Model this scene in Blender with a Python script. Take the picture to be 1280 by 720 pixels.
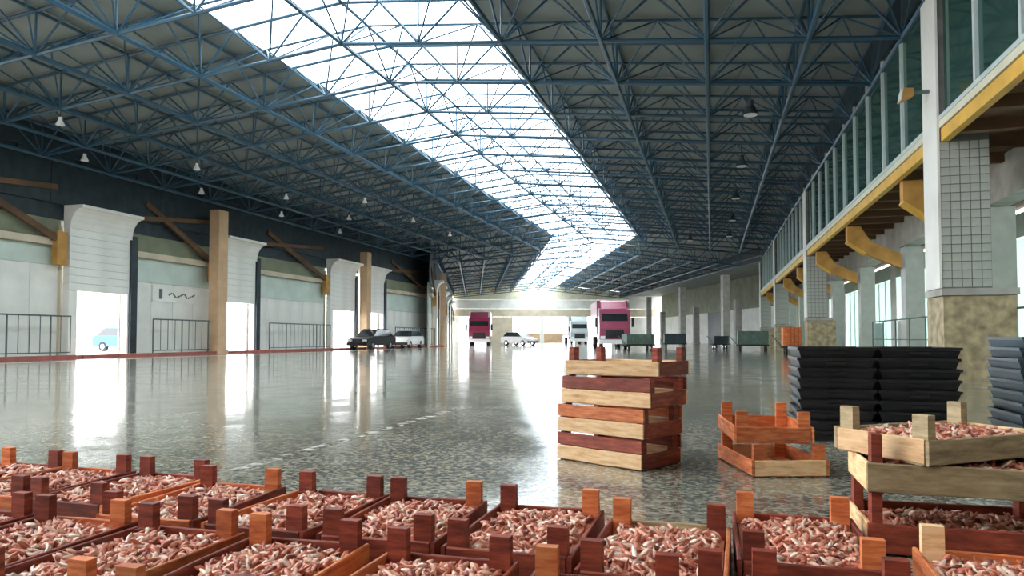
import bpy, math, random
from mathutils import Vector, Matrix
random.seed(7)
R = math.radians
for o in list(bpy.data.objects): bpy.data.objects.remove(o)
scene = bpy.context.scene
COL = scene.collection

# ---------------------------------------------------------------- camera, sky, exposure
cam_d = bpy.data.cameras.new('camera'); cam = bpy.data.objects.new('camera', cam_d); COL.objects.link(cam)
cam_d.sensor_width = 36.0; cam_d.lens = 25.3; cam_d.shift_y = 0.0242
cam_d.clip_start = 0.05; cam_d.clip_end = 600
cam.location = (0, 0, 0.85); cam.rotation_euler = (R(92.0), 0, R(15.5))
scene.camera = cam
w = bpy.data.worlds.new('overcast_sky'); scene.world = w; w.use_nodes = True
bg = w.node_tree.nodes['Background']; bg.inputs[0].default_value = (0.97, 0.98, 1.0, 1); bg.inputs[1].default_value = 5.0
vs = scene.view_settings
vs.view_transform = 'Standard'; vs.look = 'None'; vs.gamma = 1.0; vs.use_curve_mapping = False
vs.exposure = 1.2

# ---------------------------------------------------------------- materials
def new_mat(name):
    m = bpy.data.materials.new(name); m.use_nodes = True
    nt = m.node_tree
    return m, nt, nt.nodes['Principled BSDF']
def N(nt, t, **kw):
    n = nt.nodes.new(t)
    for k, v in kw.items(): setattr(n, k, v)
    return n
def rgba(c): return (c[0], c[1], c[2], 1)
def ramp(nt, stops, interp='LINEAR'):
    n = N(nt, 'ShaderNodeValToRGB'); n.color_ramp.interpolation = interp
    e = n.color_ramp.elements
    while len(e) < len(stops): e.new(0.5)
    for el, (p, c) in zip(e, stops): el.position = p; el.color = rgba(c)
    return n
def plain(name, c, rough=0.6, metal=0.0, var=0.25, scale=3.0, bump=0.0, spec=0.5):
    m, nt, b = new_mat(name)
    tc = N(nt, 'ShaderNodeTexCoord'); no = N(nt, 'ShaderNodeTexNoise')
    no.inputs['Scale'].default_value = scale; no.inputs['Detail'].default_value = 6
    nt.links.new(tc.outputs['Object'], no.inputs['Vector'])
    lo = tuple(x * (1 - var) for x in c); hi = tuple(min(1, x * (1 + var)) for x in c)
    r = ramp(nt, [(0.3, lo), (0.7, hi)])
    nt.links.new(no.outputs['Fac'], r.inputs[0]); nt.links.new(r.outputs[0], b.inputs['Base Color'])
    b.inputs['Roughness'].default_value = rough; b.inputs['Metallic'].default_value = metal
    b.inputs['Specular IOR Level'].default_value = spec
    if bump:
        bp = N(nt, 'ShaderNodeBump'); bp.inputs['Strength'].default_value = bump; bp.inputs['Distance'].default_value = 0.02
        nt.links.new(no.outputs['Fac'], bp.inputs['Height']); nt.links.new(bp.outputs[0], b.inputs['Normal'])
    return m
def wood(name, dark, mid, light, rough=0.65):
    m, nt, b = new_mat(name)
    tc = N(nt, 'ShaderNodeTexCoord'); oi = N(nt, 'ShaderNodeObjectInfo')
    ad = N(nt, 'ShaderNodeVectorMath', operation='ADD'); mp = N(nt, 'ShaderNodeMapping')
    mp.inputs['Scale'].default_value = (7, 7, 45)
    sc = N(nt, 'ShaderNodeVectorMath', operation='SCALE'); sc.inputs['Scale'].default_value = 31.0
    cx = N(nt, 'ShaderNodeCombineXYZ')
    for i in range(3): nt.links.new(oi.outputs['Random'], cx.inputs[i])
    nt.links.new(cx.outputs[0], sc.inputs[0])
    nt.links.new(tc.outputs['Object'], ad.inputs[0]); nt.links.new(sc.outputs[0], ad.inputs[1]); nt.links.new(ad.outputs[0], mp.inputs['Vector'])
    no = N(nt, 'ShaderNodeTexNoise'); no.inputs['Scale'].default_value = 1.0; no.inputs['Detail'].default_value = 8; no.inputs['Roughness'].default_value = 0.65
    nt.links.new(mp.outputs[0], no.inputs['Vector'])
    r = ramp(nt, [(0.28, dark), (0.5, mid), (0.72, light)])
    nt.links.new(no.outputs['Fac'], r.inputs[0])
    hs = N(nt, 'ShaderNodeHueSaturation')
    mr = N(nt, 'ShaderNodeMapRange'); mr.inputs['To Min'].default_value = 0.72; mr.inputs['To Max'].default_value = 1.2
    nt.links.new(oi.outputs['Random'], mr.inputs['Value']); nt.links.new(mr.outputs[0], hs.inputs['Value'])
    nt.links.new(r.outputs[0], hs.inputs['Color']); nt.links.new(hs.outputs[0], b.inputs['Base Color'])
    bp = N(nt, 'ShaderNodeBump'); bp.inputs['Strength'].default_value = 0.35; bp.inputs['Distance'].default_value = 0.004
    nt.links.new(no.outputs['Fac'], bp.inputs['Height']); nt.links.new(bp.outputs[0], b.inputs['Normal'])
    b.inputs['Roughness'].default_value = rough
    return m
M = {}
M['wood_cream'] = wood('wood_cream', (0.52, 0.27, 0.11), (0.84, 0.54, 0.27), (0.93, 0.72, 0.46))
M['wood_orange'] = wood('wood_orange', (0.30, 0.06, 0.018), (0.64, 0.17, 0.05), (0.80, 0.34, 0.12))
M['wood_red'] = wood('wood_red', (0.07, 0.012, 0.007), (0.22, 0.036, 0.018), (0.42, 0.09, 0.036))
M['wood_olive'] = wood('wood_olive', (0.17, 0.13, 0.07), (0.36, 0.28, 0.15), (0.52, 0.42, 0.26))
M['blue_steel'] = plain('blue_steel', (0.018, 0.072, 0.12), 0.42, 0.0, 0.25, 1.5)
M['dark_steel'] = plain('dark_steel', (0.03, 0.045, 0.055), 0.5, 0.3, 0.3, 2)
M['roof_sheet'] = plain('roof_sheet', (0.21, 0.235, 0.225), 0.6, 0.0, 0.2, 0.7)
M['white_tile'] = plain('white_tile', (0.66, 0.70, 0.66), 0.3, 0.0, 0.08, 2)
M['white_wall'] = plain('white_wall', (0.82, 0.82, 0.77), 0.6, 0.0, 0.10, 0.8)
M['cream_wall'] = plain('cream_wall', (0.62, 0.54, 0.41), 0.7, 0.0, 0.15, 0.8)
M['mint_wall'] = plain('mint_wall', (0.58, 0.68, 0.62), 0.6, 0.0, 0.12, 0.8)
M['olive_panel'] = plain('olive_panel', (0.22, 0.24, 0.16), 0.6, 0.0, 0.2, 0.8)
M['concrete'] = plain('concrete', (0.42, 0.41, 0.37), 0.8, 0.0, 0.2, 2, 0.2)
M['grey_tile'] = plain('grey_tile', (0.44, 0.46, 0.42), 0.35, 0.0, 0.12, 3)
M['grout'] = plain('grout', (0.17, 0.17, 0.16), 0.9)
M['stone_base'] = plain('stone_base', (0.40, 0.33, 0.20), 0.6, 0.0, 0.45, 5)
M['yellow_paint'] = plain('yellow_paint', (0.72, 0.42, 0.06), 0.5, 0.0, 0.15, 2)
M['ochre_paint'] = plain('ochre_paint', (0.50, 0.26, 0.06), 0.55, 0.0, 0.25, 2)
M['pale_trim'] = plain('pale_trim', (0.70, 0.68, 0.52), 0.5, 0.0, 0.08, 2)
M['orange_column'] = plain('orange_column', (0.60, 0.40, 0.24), 0.7, 0.0, 0.15, 1.5)
M['brown_slab'] = plain('brown_slab', (0.13, 0.07, 0.035), 0.7, 0.0, 0.3, 1.2)
M['mullion_white'] = plain('mullion_white', (0.55, 0.63, 0.62), 0.5, 0.0, 0.08, 2)
M['red_kerb'] = plain('red_kerb', (0.34, 0.09, 0.07), 0.6, 0.0, 0.25, 2)
M['rail_steel'] = plain('rail_steel', (0.10, 0.14, 0.13), 0.5, 0.4, 0.2, 4)
M['black_plastic'] = plain('black_plastic', (0.010, 0.011, 0.014), 0.35, 0.0, 0.3, 12)
M['blue_plastic'] = plain('blue_plastic', (0.03, 0.055, 0.075), 0.35, 0.0, 0.2, 12)
M['asphalt'] = plain('asphalt', (0.42, 0.43, 0.43), 0.9, 0.0, 0.15, 0.5)
M['rubber'] = plain('rubber', (0.02, 0.02, 0.02), 0.8)
M['maroon_paint'] = plain('maroon_paint', (0.24, 0.022, 0.055), 0.3, 0.0, 0.1, 2)
M['pink_paint'] = plain('pink_paint', (0.29, 0.055, 0.105), 0.3, 0.0, 0.1, 2)
M['white_paint'] = plain('white_paint', (0.75, 0.75, 0.75), 0.3, 0.0, 0.05, 2)
M['blue_paint'] = plain('blue_paint', (0.03, 0.22, 0.50), 0.3, 0.0, 0.1, 2)
M['green_paint'] = plain('green_paint', (0.09, 0.14, 0.115), 0.4, 0.0, 0.3, 3)
M['grey_paint'] = plain('grey_paint', (0.35, 0.40, 0.40), 0.4, 0.0, 0.1, 2)
M['dark_glass'] = plain('dark_glass', (0.02, 0.025, 0.03), 0.08, 0.0, 0.1, 2)
M['chrome'] = plain('chrome', (0.7, 0.7, 0.7), 0.2, 0.9, 0.05, 2)
M['lamp_white'] = plain('lamp_white', (0.8, 0.82, 0.82), 0.4, 0.0, 0.05, 2)
M['ink'] = plain('ink', (0.12, 0.14, 0.14), 0.7)

def mat_floor():
    m, nt, b = new_mat('wet_terrazzo')
    tc = N(nt, 'ShaderNodeTexCoord')
    v = N(nt, 'ShaderNodeTexVoronoi'); v.inputs['Scale'].default_value = 42.0
    nt.links.new(tc.outputs['Object'], v.inputs['Vector'])
    r = ramp(nt, [(0.0, (0.14, 0.125, 0.105)), (0.35, (0.25, 0.235, 0.20)), (0.65, (0.36, 0.34, 0.29)), (0.95, (0.58, 0.54, 0.46))])
    sp = N(nt, 'ShaderNodeSeparateColor'); nt.links.new(v.outputs['Color'], sp.inputs[0]); nt.links.new(sp.outputs[0], r.inputs[0])
    n2 = N(nt, 'ShaderNodeTexNoise'); n2.inputs['Scale'].default_value = 0.6; n2.inputs['Detail'].default_value = 7
    nt.links.new(tc.outputs['Object'], n2.inputs['Vector'])
    r2 = ramp(nt, [(0.3, (0.62, 0.66, 0.62)), (0.7, (1, 1, 0.96))])
    nt.links.new(n2.outputs['Fac'], r2.inputs[0])
    mx = N(nt, 'ShaderNodeMix', data_type='RGBA', blend_type='MULTIPLY'); mx.inputs[0].default_value = 1.0
    nt.links.new(r.outputs[0], mx.inputs[6]); nt.links.new(r2.outputs[0], mx.inputs[7])
    nt.links.new(mx.outputs[2], b.inputs['Base Color'])
    n3 = N(nt, 'ShaderNodeTexNoise'); n3.inputs['Scale'].default_value = 2.3; n3.inputs['Detail'].default_value = 5
    nt.links.new(tc.outputs['Object'], n3.inputs['Vector'])
    mr = N(nt, 'ShaderNodeMapRange'); mr.inputs['From Min'].default_value = 0.3; mr.inputs['From Max'].default_value = 0.7
    mr.inputs['To Min'].default_value = 0.05; mr.inputs['To Max'].default_value = 0.16
    nt.links.new(n3.outputs['Fac'], mr.inputs['Value']); nt.links.new(mr.outputs[0], b.inputs['Roughness'])
    b.inputs['IOR'].default_value = 1.75
    n4 = N(nt, 'ShaderNodeTexNoise'); n4.inputs['Scale'].default_value = 9; n4.inputs['Detail'].default_value = 3
    nt.links.new(tc.outputs['Object'], n4.inputs['Vector'])
    bp = N(nt, 'ShaderNodeBump'); bp.inputs['Strength'].default_value = 0.10; bp.inputs['Distance'].default_value = 0.01
    nt.links.new(n4.outputs['Fac'], bp.inputs['Height']); nt.links.new(bp.outputs[0], b.inputs['Normal'])
    return m
M['floor'] = mat_floor()

def mat_skylight():
    m, nt, b = new_mat('skylight_polycarbonate')
    out = nt.nodes['Material Output']; nt.nodes.remove(b)
    t = N(nt, 'ShaderNodeBsdfTransparent'); tl = N(nt, 'ShaderNodeBsdfTranslucent'); mx = N(nt, 'ShaderNodeMixShader')
    no = N(nt, 'ShaderNodeTexNoise'); no.inputs['Scale'].default_value = 1.2; no.inputs['Detail'].default_value = 6
    tc = N(nt, 'ShaderNodeTexCoord'); nt.links.new(tc.outputs['Object'], no.inputs['Vector'])
    r = ramp(nt, [(0.35, (0.52, 0.56, 0.58)), (0.65, (0.86, 0.89, 0.90))])
    nt.links.new(no.outputs['Fac'], r.inputs[0])
    nt.links.new(r.outputs[0], t.inputs[0]); nt.links.new(r.outputs[0], tl.inputs[0])
    mx.inputs[0].default_value = 0.35
    nt.links.new(t.outputs[0], mx.inputs[1]); nt.links.new(tl.outputs[0], mx.inputs[2]); nt.links.new(mx.outputs[0], out.inputs[0])
    return m
M['skylight'] = mat_skylight()
def mat_glass(name, tint, tr, rough=0.05):
    m, nt, b = new_mat(name)
    out = nt.nodes['Material Output']; nt.nodes.remove(b)
    t = N(nt, 'ShaderNodeBsdfTransparent'); t.inputs[0].default_value = rgba(tint)
    g = N(nt, 'ShaderNodeBsdfGlossy'); g.inputs[0].default_value = (0.8, 0.9, 0.88, 1); g.inputs['Roughness'].default_value = rough
    d = N(nt, 'ShaderNodeBsdfDiffuse'); d.inputs[0].default_value = rgba(tr)
    f = N(nt, 'ShaderNodeFresnel'); f.inputs[0].default_value = 1.5
    m1 = N(nt, 'ShaderNodeMixShader'); m1.inputs[0].default_value = 0.45
    m2 = N(nt, 'ShaderNodeMixShader')
    nt.links.new(t.outputs[0], m1.inputs[1]); nt.links.new(d.outputs[0], m1.inputs[2])
    nt.links.new(f.outputs[0], m2.inputs[0]); nt.links.new(m1.outputs[0], m2.inputs[1]); nt.links.new(g.outputs[0], m2.inputs[2])
    nt.links.new(m2.outputs[0], out.inputs[0])
    return m
M['green_glass'] = mat_glass('green_glass', (0.30, 0.48, 0.42), (0.06, 0.16, 0.13))
def mat_frosted():
    m, nt, b = new_mat('added_frosted_glass'); out = nt.nodes['Material Output']; nt.nodes.remove(b)
    t = N(nt,'ShaderNodeBsdfTranslucent'); t.inputs[0].default_value = (0.55,0.66,0.62,1)
    d = N(nt,'ShaderNodeBsdfDiffuse'); d.inputs[0].default_value = (0.5,0.6,0.56,1); mx = N(nt,'ShaderNodeMixShader'); mx.inputs[0].default_value = 0.4
    nt.links.new(t.outputs[0], mx.inputs[1]); nt.links.new(d.outputs[0], mx.inputs[2]); nt.links.new(mx.outputs[0], out.inputs[0])
    return m
M['added_frosted_glass'] = mat_frosted()
def mat_prawn():
    m, nt, b = new_mat('pink_prawn')
    g = N(nt, 'ShaderNodeNewGeometry')
    r = ramp(nt, [(0.0, (0.16, 0.03, 0.018)), (0.25, (0.56, 0.15, 0.085)), (0.55, (0.78, 0.34, 0.22)), (0.82, (0.86, 0.56, 0.42)), (1.0, (0.93, 0.82, 0.70))])
    nt.links.new(g.outputs['Random Per Island'], r.inputs[0]); nt.links.new(r.outputs[0], b.inputs['Base Color'])
    b.inputs['Roughness'].default_value = 0.35
    return m
M['prawn'] = mat_prawn()

# ---------------------------------------------------------------- mesh helpers
class MB:
    def __init__(s): s.v = []; s.f = []
    def add(s, vs_, fs):
        k = len(s.v); s.v += [tuple(p) for p in vs_]; s.f += [tuple(i + k for i in q) for q in fs]; return s
    def box(s, x0, x1, y0, y1, z0, z1):
        return s.add([(x0,y0,z0),(x1,y0,z0),(x1,y1,z0),(x0,y1,z0),(x0,y0,z1),(x1,y0,z1),(x1,y1,z1),(x0,y1,z1)],
                     [(3,2,1,0),(4,5,6,7),(0,1,5,4),(1,2,6,5),(2,3,7,6),(3,0,4,7)])
    def hexa(s, b, t):      # four base corners, four top corners
        return s.add(list(b) + list(t), [(3,2,1,0),(4,5,6,7),(0,1,5,4),(1,2,6,5),(2,3,7,6),(3,0,4,7)])
    def tube(s, p, q, r, n=6, r2=None):
        p = Vector(p); q = Vector(q); d = (q - p).normalized()
        a = d.cross(Vector((0,0,1)))
        if a.length < 1e-4: a = Vector((1,0,0))
        a.normalize(); c = d.cross(a); r2 = r if r2 is None else r2
        vv = [p + (a*math.cos(2*math.pi*i/n) + c*math.sin(2*math.pi*i/n))*r for i in range(n)]
        vv += [q + (a*math.cos(2*math.pi*i/n) + c*math.sin(2*math.pi*i/n))*r2 for i in range(n)]
        return s.add(vv, [(i,(i+1)%n,n+(i+1)%n,n+i) for i in range(n)] + [tuple(range(n))[::-1], tuple(range(n,2*n))])
    def beam(s, p, q, wd, h):   # rectangular bar, h in the vertical plane
        p = Vector(p); q = Vector(q); d = (q-p).normalized()
        a = d.cross(Vector((0,0,1)))
        if a.length < 1e-4: a = Vector((1,0,0))
        a.normalize(); c = a.cross(d); a *= wd/2; c *= h/2
        return s.hexa([p-a-c,p+a-c,q+a-c,q-a-c],[p-a+c,p+a+c,q+a+c,q-a+c])
    def prism(s, pts, axis, a0, a1):   # 2D outline swept along axis 'x' or 'y'
        n = len(pts)
        f3 = (lambda p, t: (t, p[0], p[1])) if axis == 'x' else (lambda p, t: (p[0], t, p[1]))
        return s.add([f3(p, a0) for p in pts] + [f3(p, a1) for p in pts],
                     [(i,(i+1)%n,n+(i+1)%n,n+i) for i in range(n)] + [tuple(range(n))[::-1], tuple(range(n,2*n))])
    def build(s, name, mat, parent=None, center=True, smooth=False):
        xs = [p[0] for p in s.v]; ys = [p[1] for p in s.v]; zs = [p[2] for p in s.v]
        c = ((min(xs)+max(xs))/2, (min(ys)+max(ys))/2, min(zs)) if center else (0,0,0)
        me = bpy.data.meshes.new(name)
        me.from_pydata([(p[0]-c[0],p[1]-c[1],p[2]-c[2]) for p in s.v], [], s.f)
        me.materials.append(M[mat] if isinstance(mat, str) else mat)
        if smooth:
            for p in me.polygons: p.use_smooth = True
        import bmesh
        bm = bmesh.new(); bm.from_mesh(me); bmesh.ops.recalc_face_normals(bm, faces=bm.faces); bm.to_mesh(me); bm.free()
        o = bpy.data.objects.new(name, me); COL.objects.link(o); o.location = c
        if parent is not None: o.parent = parent
        return o
def box(name, mat, parent, x0, x1, y0, y1, z0, z1): return MB().box(x0,x1,y0,y1,z0,z1).build(name, mat, parent)
def tag(o, label=None, cat=None, group=None, kind=None):
    if label: o['label'] = label
    if cat: o['category'] = cat
    if group: o['group'] = group
    if kind: o['kind'] = kind
    return o
def thing(name, label, cat, loc=(0,0,0), rz=0, group=None, kind=None):
    o = bpy.data.objects.new(name, None); COL.objects.link(o); o.empty_display_size = 0.2
    o.location = loc; o.rotation_euler = (0,0,rz)
    return tag(o, label, cat, group, kind)
def struct(name, label, cat, loc=(0,0,0), rz=0): return thing(name, label, cat, loc, rz, None, 'structure')
def inst(name, me, parent, mtx):
    o = bpy.data.objects.new(name, me); COL.objects.link(o); o.parent = parent; o.matrix_local = mtx; return o
def copy_tree(o, parent=None):
    c = o.copy(); COL.objects.link(c); c.parent = parent
    for ch in o.children: copy_tree(ch, c)
    return c
ORD = ['first','second','third','fourth','fifth','sixth','seventh','eighth','ninth','tenth','eleventh','twelfth','thirteenth','fourteenth','fifteenth','sixteenth','seventeenth','eighteenth','nineteenth','twentieth']
# unit bar (along z, radius 1, length 1) shared by all roof bars
def unit_bar(mat):
    o = MB().tube((0,0,0),(0,0,1),1,6).build('bar', mat, None, False); me = o.data; bpy.data.objects.remove(o); return me
BAR = unit_bar('blue_steel')
def bar(name, p, q, r, parent, me=None):
    p = Vector(p); q = Vector(q); d = q - p
    rot = d.to_track_quat('Z','Y').to_matrix().to_4x4()
    return inst(name, me or BAR, parent, Matrix.Translation(p) @ rot @ Matrix.Diagonal((r,r,d.length,1)))

# ---------------------------------------------------------------- hall layout (metres)
RX = -10.75            # ridge line of the first stretch of the hall
PIV = Vector((RX, 69, 0)); BEND = R(18.5); TM = math.tan(BEND/2)
SLOPE = 0.10; ZR = 11.15; DEP = 1.3
def zs_(u): return ZR - SLOPE*abs(u)
EAVE = 15.35
def to2(x, y):         # a point of the second stretch, given as if the hall went straight on
    d = Vector((x - PIV.x, y - PIV.y)); c, s = math.cos(BEND), math.sin(BEND)
    return (PIV.x + d.x*c - d.y*s, PIV.y + d.x*s + d.y*c)
Y0, Y1 = -6.0, 69.0
L2 = 66.0              # length of the second stretch
XL, XR = RX - EAVE, RX + EAVE      # -26.1 and 4.6

# floor and yard
def poly(name, mat, pts, z0, z1, label, cat):
    n = len(pts)
    b = MB().add([(p[0],p[1],z0) for p in pts] + [(p[0],p[1],z1) for p in pts],
                 [tuple(range(n))[::-1], tuple(range(n,2*n))] + [(i,(i+1)%n,n+(i+1)%n,n+i) for i in range(n)])
    o = b.build(name, mat); return tag(o, label, cat, None, 'structure')
ub = -EAVE - 2.2; ur = EAVE + 5.4
fl = [(RX+ub, Y0), (RX+ur, Y0), (RX+ur, Y1 + ur*TM), to2(RX+ur+8, Y1+8), to2(RX+ur+8, Y1+L2), to2(RX+ub, Y1+L2), (RX+ub, Y1 + ub*TM)]
poly('floor', 'floor', fl, -0.3, 0.0, 'wet polished speckled grey floor of the market hall', 'floor')
poly('ground', 'asphalt', [(-140,-60),(120,-60),(120,220),(-140,220)], -0.6, -0.32, 'pale grey yard around the hall', 'ground')
def mat_worn():
    m, nt, b = new_mat('worn_paint'); out = nt.nodes['Material Output']
    b.inputs['Base Color'].default_value = (0.6,0.58,0.5,1); b.inputs['Roughness'].default_value = 0.4
    no = N(nt,'ShaderNodeTexNoise'); no.inputs['Scale'].default_value = 6; no.inputs['Detail'].default_value = 8
    tc = N(nt,'ShaderNodeTexCoord'); nt.links.new(tc.outputs['Object'], no.inputs['Vector'])
    r = ramp(nt, [(0.46,(0,0,0)),(0.60,(0.8,0.8,0.8))]); nt.links.new(no.outputs['Fac'], r.inputs[0])
    t = N(nt,'ShaderNodeBsdfTransparent'); mx = N(nt,'ShaderNodeMixShader')
    nt.links.new(r.outputs[0], mx.inputs[0]); nt.links.new(t.outputs[0], mx.inputs[1]); nt.links.new(b.outputs[0], mx.inputs[2]); nt.links.new(mx.outputs[0], out.inputs[0])
    return m
M['worn_paint'] = mat_worn()
stripe = MB().box(-3.0, -2.9, 4.0, 8.0, 0.0, 0.003).build('floor_stripe', 'worn_paint'); tag(stripe, 'worn pale stripe painted along the hall floor', 'stripe', None, 'structure')

# ---------------------------------------------------------------- roof sheet and skylight
ceil_ = struct('ceiling', 'grey sheet metal roof of the hall, pitched either side of the skylight', 'ceiling')
sky1 = struct('window_1', 'long bright skylight strip along the ridge of the roof', 'skylight')
GL = 4.05
US = [-EAVE-1.2, -13.2, -10.7, -7.9, -GL, 0, GL, 7.9, 10.7, 13.2, EAVE+0.6]
def roof_quad(mb, u0, u1, ya, yb, xf, th=0.05, lift=0.0, gap=0.02):
    # ya, yb are (y at u0, y at u1)
    b = []; 
    for (u, y) in ((u0+gap, ya[0]+gap), (u1-gap, ya[1]+gap), (u1-gap, yb[1]-gap), (u0+gap, yb[0]-gap)):
        x, yy = xf(RX+u, y); b.append((x, yy, zs_(u)+lift))
    mb.hexa(b, [(p[0],p[1],p[2]+th) for p in b])
ident = lambda x, y: (x, y)
def roof_run(xf, ys, mitre_start, mitre_end):
    for i in range(len(ys)-1):
        for k in range(len(US)-1):
            u0, u1 = US[k], US[k+1]
            ya = [ys[i]]*2; yb = [ys[i+1]]*2
            if mitre_start and i == 0: ya = [ys[0]-u0*TM, ys[0]-u1*TM]
            if mitre_end and i == len(ys)-2: yb = [ys[-1]+u0*TM, ys[-1]+u1*TM]
            mb = MB()
            gl = abs((u0+u1)/2) < GL
            roof_quad(mb, u0, u1, ya, yb, xf, 0.03, (0.02 if gl else 0.0) + 0.035*((i+k) % 2), 0.02 if gl else -0.03)
            mb.build('skylight_pane' if gl else 'roof_panel', 'skylight' if gl else 'roof_sheet', sky1 if gl else ceil_)
PITCH = 3.4
ys1 = [-6.0, -1.0, 2.4] + [5.8 + PITCH*i for i in range(17)] + [Y1]
roof_run(ident, ys1, False, True)
ys2 = [Y1 + 6 + 6.0*i for i in range(11)]
roof_run(to2, [Y1] + ys2, True, False)

# ---------------------------------------------------------------- roof trusses
FRAME = struct('ceiling_frame', 'blue steel space frame of lattice trusses carrying the roof', 'roof frame')
def truss_part(name, label, loc, rz=0):
    o = bpy.data.objects.new(name, None); COL.objects.link(o); o.empty_display_size = 0.2; o.location = loc; o.rotation_euler = (0,0,rz); o.parent = FRAME; o['label'] = label; return o
UN = [-EAVE, -13.2, -10.7, -7.9, -5.05, -2.5, 0, 2.5, 5.05, 7.9, 10.7, 13.2, EAVE]
def bot(u): return zs_(u) - DEP - 0.08
def top(u): return zs_(u) - 0.10
def transverse(y, idx, xf, fine, label):
    x0, y0 = xf(RX, y)
    t = truss_part('roof_truss', label, (x0, y0, bot(0)), 0 if xf is ident else BEND)
    z0 = bot(0)
    jobs = []
    for a, b in zip(UN[:-1], UN[1:]):
        jobs.append(('bottom_chord', (a,0,bot(a)-z0), (b,0,bot(b)-z0), 0.055))
        jobs.append(('top_chord', (a,0,top(a)-z0), (b,0,top(b)-z0), 0.05))
    for a, b in zip(UN[:-1], UN[1:]):
        m = (a+b)/2
        jobs.append(('diagonal', (a,0,bot(a)-z0), (m,0,top(m)-z0), 0.033))
        jobs.append(('diagonal', (b,0,bot(b)-z0), (m,0,top(m)-z0), 0.033))
    for a in UN: jobs.append(('upright', (a,0,bot(a)-z0), (a,0,top(a)-z0), 0.033))
    if fine:
        for n, p, q, r in jobs: bar(n, p, q, r, t)
    else:
        for n in ('bottom_chord','top_chord','diagonal','upright'):
            mb = MB()
            for nn, p, q, r in jobs:
                if nn == n: mb.tube(p, q, r*1.1, 4)
            o = mb.build(n, 'blue_steel', t)
            if n in ('diagonal','upright'): o['kind'] = 'stuff'
    return t
TY = [9.2 + PITCH*i for i in range(18)]
for i, y in enumerate(TY):
    transverse(y, i, ident, i < 9, 'blue steel lattice truss spanning the hall, %s from the camera' % ORD[i])
for i in range(11):
    transverse(Y1 + 3 + 6.0*i, i, to2, False, 'blue steel lattice truss spanning the hall, %s beyond the bend' % ORD[i])
LONG = [-EAVE, -13.2, -10.7, -7.9, -5.05, 0, 5.05, 7.9, 10.7, 13.2, EAVE]
LN = {-EAVE:'above the left wall', -13.2:'fourth left of the skylight', -10.7:'third left of the skylight', -7.9:'second left of the skylight', -5.05:'bordering the left edge of the skylight', 0:'under the skylight ridge',
      5.05:'bordering the right edge of the skylight', 7.9:'second right of the skylight', 10.7:'third right of the skylight', 13.2:'fourth right of the skylight', EAVE:'above the glazed gallery'}
for u in LONG:
    t = truss_part('purlin_truss', 'blue steel lattice girder running along the hall, ' + LN[u], (RX+u, 9.2, bot(u)))
    dz = top(u) - bot(u); heavy = 0.075 if u != 0 else 0.05
    yend = TY[-1]-9.2
    bar('bottom_chord', (0,0,0), (0,yend,0), heavy, t); bar('top_chord', (0,0,dz), (0,yend,dz), 0.05, t)
    far = MB()
    for i in range(len(TY)-1):
        ya = TY[i]-9.2; ym = ya + PITCH/2; yb = ya + PITCH
        for p, q in (((0,ya,0),(0,ym,dz)), ((0,yb,0),(0,ym,dz))):
            if i < 9: bar('diagonal', p, q, 0.033, t)
            else: far.tube(p, q, 0.036, 4)
    far.build('diagonal', 'blue_steel', t)['kind'] = 'stuff'
    a = Vector(to2(RX+u, Y1+3)); b = Vector(to2(RX+u, Y1+63)); 
    t2 = truss_part('purlin_truss', 'blue steel lattice girder beyond the bend, ' + LN[u], (a.x, a.y, bot(u)), BEND)
    bar('bottom_chord', (0,0,0), (0,60,0), heavy, t2); bar('top_chord', (0,0,dz), (0,60,dz), 0.05, t2)
    mb = MB()
    for i in range(20):
        mb.tube((0,3*i,0),(0,3*i+1.5,dz),0.035,4); mb.tube((0,3*i+3,0),(0,3*i+1.5,dz),0.035,4)
    mb.build('diagonal', 'blue_steel', t2)['kind'] = 'stuff'
# slanting struts between the grid nodes (pyramids of the space frame), one set per roof bay
for i in range(0, 15):
    y = TY[i]
    t = truss_part('bay_bracing', 'thin blue slanting struts of the %s roof bay from the camera' % ORD[i], (RX, y, bot(0)))
    z0 = bot(0); far = MB()
    for a, b in zip(UN[:-1], UN[1:]):
        m = (a+b)/2; ap = (m, PITCH/2, top(m)-z0)
        for (u, yy) in ((a,0),(b,0),(a,PITCH),(b,PITCH)):
            if i < 6: bar('strut', (u, yy, bot(u)-z0), ap, 0.026, t)
            else: far.tube((u, yy, bot(u)-z0), ap, 0.028, 4)
        
    if far.v: far.build('strut', 'blue_steel', t)['kind'] = 'stuff'
    bar('mid_chord', (-EAVE, PITCH/2, top(EAVE)-z0), (0, PITCH/2, top(0)-z0), 0.04, t)
    bar('mid_chord', (0, PITCH/2, top(0)-z0), (EAVE, PITCH/2, top(EAVE)-z0), 0.04, t)

# ---------------------------------------------------------------- left side
def door_block(y0, y1, xf, rz, label, wname):
    ox, oy = xf(XL, y0); W = y1 - y0
    t = struct(wname, label, 'wall', (ox, oy, 0), rz)
    dh = 2.85; j = 0.42
    box('pier', 'white_wall', t, -0.35, 0.0, 0, j, 0, dh); box('pier', 'white_wall', t, -0.35, 0.0, W-j*0.6, W, 0, dh)
    n = 8; h = (5.5-dh)/n
    for k in range(n): box('cladding_plank', 'white_wall', t, -0.35 + 0.006*(k%2), 0.0 + 0.006*(k%2), 0, W, dh+k*h+0.012, dh+(k+1)*h)
    pts = [(-0.35,5.51),(0,5.51)] + [(0.65*(1-math.cos(a)), 5.51+0.85*math.sin(a)) for a in [R(18*q) for q in range(1,6)]] + [(0.65,6.48),(-0.35,6.48)]
    MB().prism(pts, 'y', 0, W).build('cornice', 'white_wall', t)
    box('guide_rail', 'dark_steel', t, 0.01, 0.12, W-0.16, W, 0, 5.4)
    box('guide_rail', 'dark_steel', t, -0.1, 0.05, W+0.0, W+0.3, 0, 5.6)
    return t
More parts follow.
